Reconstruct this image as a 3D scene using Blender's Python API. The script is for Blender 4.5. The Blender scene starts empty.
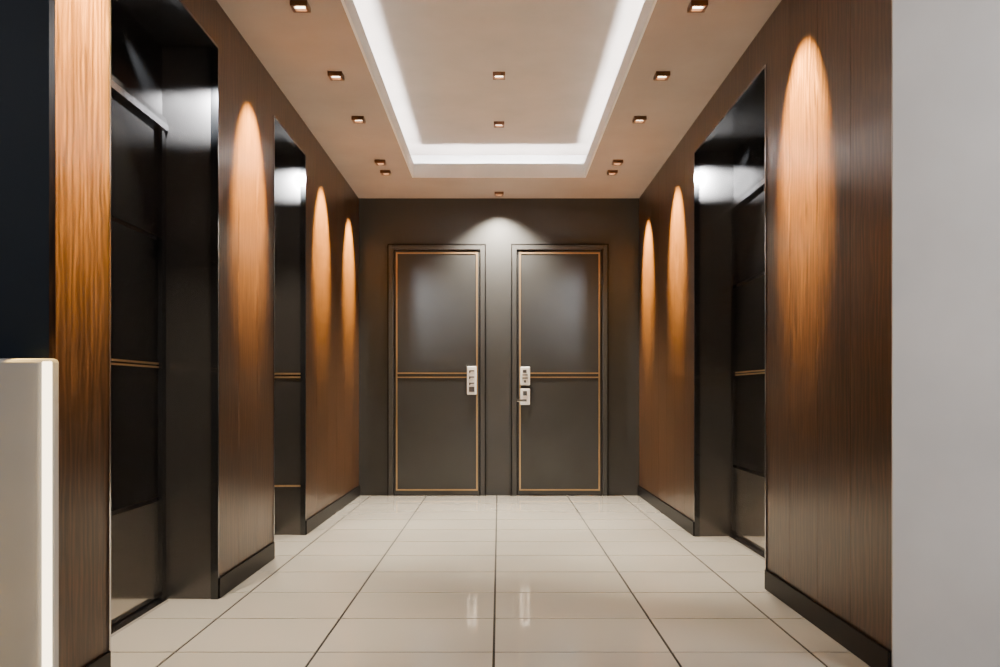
import bpy, math, random
from mathutils import Vector
random.seed(4)
S = bpy.context.scene
W = 1.367      # corridor half width
R = 1.637      # recessed elevator plane
H = 2.9
YB = 8.3
# ---------------------------------------------------------------- materials
def newmat(name):
    m = bpy.data.materials.new(name); m.use_nodes = True
    nt = m.node_tree
    return m, nt, nt.nodes['Principled BSDF']
def simple(name, col, rough=0.5, metal=0.0, coat=0.0, var=0.06, spec=0.5, scale=3.0, bump=0.0, coatr=0.03):
    m, nt, b = newmat(name)
    tc = nt.nodes.new('ShaderNodeTexCoord')
    n = nt.nodes.new('ShaderNodeTexNoise'); n.inputs['Scale'].default_value = scale; n.inputs['Detail'].default_value = 4
    nt.links.new(tc.outputs['Object'], n.inputs['Vector'])
    r = nt.nodes.new('ShaderNodeValToRGB')
    r.color_ramp.elements[0].position = 0.3; r.color_ramp.elements[1].position = 0.7
    r.color_ramp.elements[0].color = [c*(1-var) for c in col]+[1]
    r.color_ramp.elements[1].color = [min(1, c*(1+var)) for c in col]+[1]
    nt.links.new(n.outputs['Fac'], r.inputs['Fac']); nt.links.new(r.outputs['Color'], b.inputs['Base Color'])
    b.inputs['Roughness'].default_value = rough; b.inputs['Metallic'].default_value = metal
    b.inputs['Coat Weight'].default_value = coat; b.inputs['Coat Roughness'].default_value = coatr
    b.inputs['Specular IOR Level'].default_value = spec
    if bump:
        n2 = nt.nodes.new('ShaderNodeTexNoise'); n2.inputs['Scale'].default_value = 120
        nt.links.new(tc.outputs['Object'], n2.inputs['Vector'])
        bp = nt.nodes.new('ShaderNodeBump'); bp.inputs['Strength'].default_value = bump; bp.inputs['Distance'].default_value = 0.002
        nt.links.new(n2.outputs['Fac'], bp.inputs['Height']); nt.links.new(bp.outputs['Normal'], b.inputs['Normal'])
    return m
def emis(name, col, s):
    m, nt, b = newmat(name)
    b.inputs['Base Color'].default_value = (*col, 1)
    b.inputs['Emission Color'].default_value = (*col, 1); b.inputs['Emission Strength'].default_value = s
    return m
def wood(name):
    m, nt, b = newmat(name)
    L = nt.links.new; N = nt.nodes.new
    tc = N('ShaderNodeTexCoord')
    mp = N('ShaderNodeMapping'); mp.inputs['Scale'].default_value = (1, 1, 0.055); L(tc.outputs['Object'], mp.inputs['Vector'])
    n1 = N('ShaderNodeTexNoise'); n1.inputs['Scale'].default_value = 75; n1.inputs['Detail'].default_value = 8; n1.inputs['Distortion'].default_value = 0.8
    L(mp.outputs[0], n1.inputs['Vector'])
    mp2 = N('ShaderNodeMapping'); mp2.inputs['Scale'].default_value = (1, 1, 0.22); L(tc.outputs['Object'], mp2.inputs['Vector'])
    w = N('ShaderNodeTexWave'); w.wave_type = 'BANDS'; w.bands_direction = 'Y'
    w.inputs['Scale'].default_value = 9; w.inputs['Distortion'].default_value = 9; w.inputs['Detail'].default_value = 3; w.inputs['Detail Scale'].default_value = 1.6
    L(mp2.outputs[0], w.inputs['Vector'])
    mx = N('ShaderNodeMix'); mx.data_type = 'FLOAT'; mx.inputs[0].default_value = 0.22
    L(n1.outputs['Fac'], mx.inputs[2]); L(w.outputs['Fac'], mx.inputs[3])
    r = N('ShaderNodeValToRGB'); e = r.color_ramp.elements
    e[0].position = 0.24; e[0].color = (0.014, 0.0068, 0.0033, 1)
    e[1].position = 0.78; e[1].color = (0.105, 0.052, 0.025, 1)
    k = e.new(0.5); k.color = (0.047, 0.0222, 0.0105, 1)
    L(mx.outputs[0], r.inputs['Fac']); L(r.outputs['Color'], b.inputs['Base Color'])
    b.inputs['Roughness'].default_value = 0.28; b.inputs['Specular IOR Level'].default_value = 0.35
    bp = N('ShaderNodeBump'); bp.inputs['Strength'].default_value = 0.10; bp.inputs['Distance'].default_value = 0.002
    L(mx.outputs[0], bp.inputs['Height']); L(bp.outputs['Normal'], b.inputs['Normal'])
    return m
M_wood = wood('walnut')
M_black = simple('black_lacquer', (0.012, 0.012, 0.013), 0.16, 0.0, 0.5)
M_jamb = simple('dark_steel', (0.130, 0.120, 0.114), 0.26, 0.8)
M_lift = simple('lift_black_mirror', (0.10, 0.098, 0.10), 0.06, 0.92)
M_liftlow = simple('lift_low_panel', (0.55, 0.51, 0.46), 0.12, 0.95)
M_base = simple('base_black', (0.008, 0.007, 0.007), 0.4, spec=0.12)
M_steel = simple('steel_edge', (0.62, 0.62, 0.65), 0.2, 1.0)
M_brass = simple('brass', (0.46, 0.31, 0.16), 0.35, 0.8)
M_bronze = simple('bronze', (0.16, 0.075, 0.035), 0.35, 0.6)
M_back = simple('back_wall_grey', (0.041, 0.041, 0.041), 0.34, 0.0, bump=0.05, spec=0.4)
M_door = simple('door_charcoal', (0.050, 0.051, 0.052), 0.36, 0.5)
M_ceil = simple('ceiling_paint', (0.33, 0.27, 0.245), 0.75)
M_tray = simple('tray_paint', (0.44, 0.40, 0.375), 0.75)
M_lip = simple('lip_white', (0.85, 0.85, 0.86), 0.6)
M_tile = simple('tile_cream', (0.90, 0.84, 0.735), 0.08, 0.0, 1.0, var=0.03, scale=1.3)
M_grout = simple('grout', (0.02, 0.018, 0.016), 0.8)
M_navy = simple('navy_wall', (0.010, 0.017, 0.030), 0.6, spec=0.2)
M_grey = simple('light_grey_wall', (0.66, 0.65, 0.65), 0.7)
M_cream = simple('cream_panel', (0.56, 0.55, 0.54), 0.5)
M_plate = simple('plate_white', (0.85, 0.85, 0.85), 0.35)
M_key = simple('key_dark', (0.04, 0.04, 0.045), 0.4)
E_cove = emis('cove_led', (1.0, 0.98, 0.96), 150)
E_lamp = emis('lamp_lens', (1.0, 0.85, 0.66), 12)
E_edge = emis('edge_led', (1.0, 0.82, 0.55), 6.0)

# ---------------------------------------------------------------- geometry helpers
def empty(name):
    o = bpy.data.objects.new(name, None); o.empty_display_size = 0.1
    S.collection.objects.link(o); return o
def mesh(name, boxes, mats, parent=None, bev=0.0):
    vs, fs, mi = [], [], []
    for bx in boxes:
        x0, x1, y0, y1, z0, z1 = bx[:6]; k = bx[6] if len(bx) > 6 else 0
        x0, x1 = min(x0, x1), max(x0, x1)
        n = len(vs)
        vs += [(x0,y0,z0),(x1,y0,z0),(x1,y1,z0),(x0,y1,z0),(x0,y0,z1),(x1,y0,z1),(x1,y1,z1),(x0,y1,z1)]
        for f in ((0,3,2,1),(4,5,6,7),(0,1,5,4),(1,2,6,5),(2,3,7,6),(3,0,4,7)):
            fs.append([n+i for i in f]); mi.append(k)
    me = bpy.data.meshes.new(name); me.from_pydata(vs, [], fs); me.update()
    for m in (mats if isinstance(mats, list) else [mats]): me.materials.append(m)
    for p, k in zip(me.polygons, mi): p.material_index = k
    o = bpy.data.objects.new(name, me); S.collection.objects.link(o)
    if bev:
        b = o.modifiers.new('bevel', 'BEVEL'); b.width = bev; b.segments = 2; b.limit_method = 'ANGLE'
    if parent: o.parent = parent
    return o
def aim(o, d):
    o.rotation_euler = Vector(d).to_track_quat('-Z', 'Y').to_euler()
def spot(name, loc, d, power, col, size, blend, rad=0.02, parent=None):
    l = bpy.data.lights.new(name, 'SPOT'); l.energy = power; l.color = col
    l.spot_size = math.radians(size); l.spot_blend = blend; l.shadow_soft_size = rad
    o = bpy.data.objects.new(name, l); o.location = loc; aim(o, d); S.collection.objects.link(o)
    if parent: o.parent = parent
    return o
def area(name, loc, d, power, col, sx, sy, parent=None, spread=180):
    l = bpy.data.lights.new(name, 'AREA'); l.shape = 'RECTANGLE'; l.size = sx; l.size_y = sy
    l.energy = power; l.color = col; l.spread = math.radians(spread)
    o = bpy.data.objects.new(name, l); o.location = loc; aim(o, d); S.collection.objects.link(o)
    if parent: o.parent = parent
    return o

# ---------------------------------------------------------------- floor
xs = [-4, -3.3, -2.62, -1.94, -1.25, -0.705, -0.02, 0.665, 1.20, 1.90, 2.6, 3.3, 4]
ys = []; y = 3.28 - 0.49*12
while y < YB - 0.05: ys.append(y); y += 0.49
ys.append(YB)
g = 0.005
tiles = [(-4, 4, ys[0], YB, -0.06, -0.003, 1)]
for i in range(len(xs)-1):
    for j in range(len(ys)-1):
        tiles.append((xs[i]+g, xs[i+1]-g, ys[j]+g, ys[j+1]-g, -0.02, 0.0, 0))
mesh('floor', tiles, [M_tile, M_grout])
Y0 = ys[0]

# ---------------------------------------------------------------- side walls
def side(sgn, name, ystart, openings):
    wall = empty(name)
    OUT = 2.1; HD = 2.68
    segs = []; y = ystart
    for a, b in openings: segs.append((y, a)); y = b
    segs.append((y, YB))
    for i, (a, b) in enumerate(segs):
        n = max(1, round((b-a)/0.36)); w = (b-a)/n
        mesh('wood_cladding_%d' % (i+1), [(sgn*W, sgn*(W+0.02), a+k*w+(0.001 if k else 0), a+(k+1)*w-(0.001 if k < n-1 else 0), 0.0, H) for k in range(n)], M_wood, wall)
        ca = a + (0.1 if i == 0 else 0.0)
        mesh('steel_core_%d' % (i+1), [(sgn*(W+0.02), sgn*OUT, ca, b, 0, H)], M_jamb, wall)
        mesh('baseboard_'+('left' if sgn < 0 else 'right')+'_%d' % (i+1), [(sgn*(W-0.012), sgn*(W+0.0), a, b, 0, 0.10)], M_base, wall, 0.003)
    for i, (a, b) in enumerate(openings):
        mesh('header_cladding_%d' % (i+1), [(sgn*W, sgn*(W+0.02), a, b, HD, H)], M_wood, wall)
        mesh('header_core_%d' % (i+1), [(sgn*(W+0.02), sgn*(R+0.03), a, b, HD, H), (sgn*(R+0.04), sgn*OUT, a, b, 0, H)], M_black, wall)
        e = 0.012; p = 0.006
        mesh('steel_edging_%d' % (i+1), [
            (sgn*(W-p), sgn*(W+0.03), a-0.0, a+e, 0, HD, 0),
            (sgn*(W-p), sgn*(W+0.03), a+e, b-e, HD-e, HD, 1),
            (sgn*(W-p), sgn*(W+0.03), b-e, b, 0, HD, 1)], [M_steel, M_black], wall)
        if sgn < 0 and i == 1:
            mesh('return_rails', [(sgn*(W+0.03), sgn*(R-0.02), b-0.008, b, z, z+0.012) for z in (1.13, 1.105, 0.34)], M_brass, wall)
        lift = empty('elevator_door')
        m = (a+b)/2; T = 2.30
        F = R-0.0; B = R+0.035
        for k, (c, d) in enumerate(((a+0.05, m-0.003), (m+0.003, b-0.05))):
            mesh('leaf_%d' % (k+1), [
                (sgn*F, sgn*B, c, d, 0.50, 1.12, 0), (sgn*F, sgn*B, c, d, 1.145, 1.73, 0), (sgn*F, sgn*B, c, d, 1.75, T-0.03, 0),
                (sgn*F, sgn*B, c, d, 0.02, 0.48, 1),
                (sgn*(F+0.006), sgn*B, c, d, 0.48, 0.50, 2), (sgn*(F-0.004), sgn*B, c, d, 1.12, 1.128, 3), (sgn*(F-0.004), sgn*B, c, d, 1.137, 1.145, 3),
                (sgn*(F+0.006), sgn*B, c, d, 1.128, 1.137, 2), (sgn*(F+0.006), sgn*B, c, d, 1.73, 1.75, 2)],
                [M_lift, M_liftlow, M_base, M_brass], lift)
        mesh('frame', [(sgn*(F-0.02), sgn*B, a, a+0.05, 0, T, 0), (sgn*(F-0.02), sgn*B, b-0.05, b, 0, T, 0),
                       (sgn*(F-0.03), sgn*B, a, b, T-0.03, T, 1), (sgn*(F-0.022), sgn*B, a, b, T, T+0.03, 0)], [M_black, M_steel], lift)
        mesh('transom', [(sgn*F, sgn*B, a, b, T+0.03, HD, 0)], [M_lift], lift)
        mesh('sill', [(sgn*(F-0.05), sgn*B, a+0.05, b-0.05, -0.002, 0.012, 0)], [M_steel], lift)
        # added spot, no fixture: wide flat beam imitates reflected highlight high on the return
        zt = 2.34 if a < 3.5 else 2.46
        s = spot('return_highlight_fill', (sgn*(W+0.135), b-0.6, HD-0.03), (0, 0.6, zt-HD+0.03), 240, (0.90, 0.95, 1.0), 23, 0.9, 0.02, lift)
        s.scale = (3.0, 1, 1)
        spot('alcove_lamp', (sgn*(W+0.12), (a+b)/2, HD-0.03), (0, 0, -1), 230, (1.0, 0.86, 0.66), 60, 0.8, 0.02, lift)
    return wall
side(-1, 'wall_left', 2.62, [(2.97, 4.13), (5.14, 5.99)])
side(+1, 'wall_right', 2.96, [(4.34, 5.93)])
mesh('wall_lobby_left_front', [(-4, -W-0.02, 2.62, 2.72, 0, H)], M_navy)
mesh('wall_lobby_right_front', [(W+0.0205, 4, 2.95, 3.06, 0, H), (W, W+0.0205, 2.95, 2.9595, 0, H)], M_grey)
mesh('wall_lobby_left', [(-4.1, -4, Y0, 2.72, 0, H)], M_navy)
mesh('wall_lobby_right', [(4, 4.1, Y0, 3.06, 0, H)], M_grey)
mesh('wall_lobby_rear', [(-4.1, 4.1, Y0-0.1, Y0, 0, H)], M_back)
mesh('wall_back', [(-2.1, 2.1, YB, YB+0.12, 0, 3.2)], M_back)

# ---------------------------------------------------------------- ceiling with tray
TX = 0.75; TY0 = 1.5; TY1 = 7.48; UZ = 3.17; LT = 3.02; CX = 1.02; CY0 = 1.2; CY1 = 7.75
t = 0.015
ceil = empty('ceiling')
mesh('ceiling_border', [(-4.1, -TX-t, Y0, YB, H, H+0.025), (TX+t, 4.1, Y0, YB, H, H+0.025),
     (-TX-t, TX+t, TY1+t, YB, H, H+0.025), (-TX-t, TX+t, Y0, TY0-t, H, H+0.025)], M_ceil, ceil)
zb = H-0.002
mesh('tray_lip', [(-TX-t, -TX, TY0, TY1, zb, LT), (TX, TX+t, TY0, TY1, zb, LT),
     (-TX-t, TX+t, TY1, TY1+t, zb, LT), (-TX-t, TX+t, TY0-t, TY0, zb, LT)], M_lip, ceil)
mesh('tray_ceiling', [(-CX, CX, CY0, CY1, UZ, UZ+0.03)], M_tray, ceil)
mesh('tray_sides', [(-CX-0.02, -CX, CY0, CY1, H+0.025, UZ+0.03), (CX, CX+0.02, CY0, CY1, H+0.025, UZ+0.03),
     (-CX, CX, CY1, CY1+0.02, H+0.025, UZ+0.03), (-CX, CX, CY0-0.02, CY0, H+0.025, UZ+0.03)], M_lip, ceil)
mesh('cove_led_strip', [(-TX-0.07, -TX-0.045, TY0, TY1, H+0.03, H+0.045), (TX+0.045, TX+0.07, TY0, TY1, H+0.03, H+0.045),
     (-TX, TX, TY1+0.045, TY1+0.07, H+0.03, H+0.045)], E_cove, ceil)

# ---------------------------------------------------------------- downlights
WARM = (1.0, 0.89, 0.72)
def downlight(x, y, z, s=0.042, p=14, size=50):
    d = empty('downlight')
    f = 0.015
    mesh('bezel', [(x-s, x+s, y-s, y-s+f, z-0.026, z), (x-s, x+s, y+s-f, y+s, z-0.026, z),
                   (x-s, x-s+f, y-s+f, y+s-f, z-0.026, z), (x+s-f, x+s, y-s+f, y+s-f, z-0.026, z)], M_bronze, d, 0.002)
    mesh('lens', [(x-s+f, x+s-f, y-s+f, y+s-f, z-0.010, z-0.002)], E_lamp, d)
    spot('lamp', (x, y, z-0.03), (-0.06 if x > 0 else (0.06 if x < 0 else 0), 0, -1), p, WARM, size, 0.8, 0.03, d)
for sx in (-1, 1):
    for y, p in ((3.2, 50), (4.15, 110), (5.06, 200), (5.87, 230), (6.96, 240), (7.28, 150)):
        downlight(sx*0.97, y, H, p=p, size=46)
downlight(0, 5.78, UZ, p=220); downlight(0, 6.83, UZ, p=290)
downlight(0, 8.06, H, p=900, size=115)

# wall washers tilted to the cladding, between the downlight rows
ORG = (1.0, 0.62, 0.13)
gz = empty('wall_washer_lamps')
tt = math.tan(math.radians(34))
for sx, y in ((-1, 2.77), (-1, 4.67), (-1, 6.56), (-1, 7.75), (1, 3.83), (1, 6.53), (1, 7.80)):
    spot('washer', (sx*(W-0.43), y, H-0.03), (sx*tt, 0, -1), 3600, ORG, 47, 0.75, 0.012, gz)

# ---------------------------------------------------------------- doors in back wall
def room_door(name, x0, x1, hinge_left, dbl):
    d = empty(name); T = 2.45; f = 0.055; y = YB
    o1 = 0.010
    mesh('outline', [(x0, x0+o1, y-0.037, y, 0, T), (x1-o1, x1, y-0.037, y, 0, T), (x0+o1, x1-o1, y-0.037, y, T-o1, T)], M_base, d)
    mesh('frame', [(x0+o1, x0+f, y-0.035, y, 0, T-o1), (x1-f, x1-o1, y-0.035, y, 0, T-o1), (x0+f, x1-f, y-0.035, y, T-f, T-o1)], M_back, d, 0.003)
    a, b, c = x0+f+0.008, x1-f-0.008, T-f-0.008
    mesh('gap', [(x0+f, x1-f, y-0.004, y, 0, T-f)], M_base, d)
    mesh('slab', [(a, b, y-0.022, y-0.004, 0.01, c)], M_door, d, 0.003)
    i = 0.018; w = 0.014; yf = y-0.022; o = 0.005
    zz0 = 0.05; zz1 = c-i
    mesh('brass_inlay', [(a+i, a+i+w, yf-o, yf, zz0, zz1), (b-i-w, b-i, yf-o, yf, zz0, zz1),
        (a+i+w, b-i-w, yf-o, yf, zz1-w, zz1), (a+i+w, b-i-w, yf-o, yf, zz0, zz0+w),
        (a+i+w, b-i-w, yf-o, yf, 1.187, 1.199), (a+i+w, b-i-w, yf-o, yf, 1.147, 1.159)], M_brass, d)
    px = (x1-0.185) if hinge_left else (x0+0.09)
    pw = 0.095
    def plate(z0, z1):
        mesh('lock_plate', [(px, px+pw, yf-0.028, yf-o, z0, z1)], M_plate, d, 0.008)
    if not dbl:
        plate(0.985, 1.26)
        ks = []
        for r, zc in enumerate((1.215, 1.155, 1.095)):
            ks += [(px+0.022, px+0.072, yf-0.032, yf-0.02, zc-0.006, zc+0.006), (px+0.022, px+0.034, yf-0.032, yf-0.02, zc-0.02, zc+0.006)]
        ks.append((px+0.020, px+0.074, yf-0.034, yf-0.02, 1.01, 1.06))
        mesh('keypad', ks, M_key, d)
    else:
        plate(1.075, 1.255); plate(0.885, 1.045)
        mesh('keypad', [(px+0.02, px+0.072, yf-0.032, yf-0.02, 1.17, 1.18), (px+0.02, px+0.072, yf-0.032, yf-0.02, 1.14, 1.15),
             (px+0.025, px+0.06, yf-0.032, yf-0.02, 1.195, 1.225), (px+0.025, px+0.065, yf-0.032, yf-0.02, 0.975, 1.02),
             (px+0.035, px+0.055, yf-0.032, yf-0.02, 1.10, 1.125)], M_key, d)
        mesh('lever_handle', [(px+0.03, px+0.06, yf-0.065, yf-0.02, 0.915, 0.94), (px-0.035, px+0.06, yf-0.08, yf-0.062, 0.915, 0.94)], M_steel, d, 0.004)
room_door('door_1', -1.084, -0.127, True, False)
room_door('door_2', 0.117, 1.064, False, True)

# ---------------------------------------------------------------- low lit partition on the left
pt = empty('half_height_partition')
mesh('panel', [(-3.2, -1.352, 2.575, 2.62, 0, 1.105)], M_cream, pt, 0.012)
mesh('edge_light', [(-1.380, -1.353, 2.564, 2.576, 0.03, 1.095)], E_edge, pt, 0.003)

# ---------------------------------------------------------------- added fill lights in the lobby, out of view
lb = empty('lobby_fill_lights')
area('lobby_fill_right', (2.8, 1.3, 2.85), (0.0, 0.5, -1), 95, (1.0, 0.97, 0.95), 1.2, 0.8, lb)  # added to brighten the right front wall
area('lobby_fill_left', (-2.6, 0.9, 2.85), (0, 0.3, -1), 35, (1.0, 0.97, 0.95), 1.0, 0.8, lb)

w = bpy.data.worlds.new('w'); S.world = w; w.use_nodes = True
w.node_tree.nodes['Background'].inputs[0].default_value = (0.5, 0.5, 0.5, 1)
w.node_tree.nodes['Background'].inputs[1].default_value = 0.05

# ---------------------------------------------------------------- camera
c = bpy.data.cameras.new('camera'); c.sensor_width = 36; c.lens = 30.6
c.shift_x = 0.001; c.shift_y = 0.0595; c.clip_start = 0.05
co = bpy.data.objects.new('camera', c); co.location = (0, 0, 1.0); co.rotation_euler = (math.radians(90), 0, 0)
S.collection.objects.link(co); S.camera = co
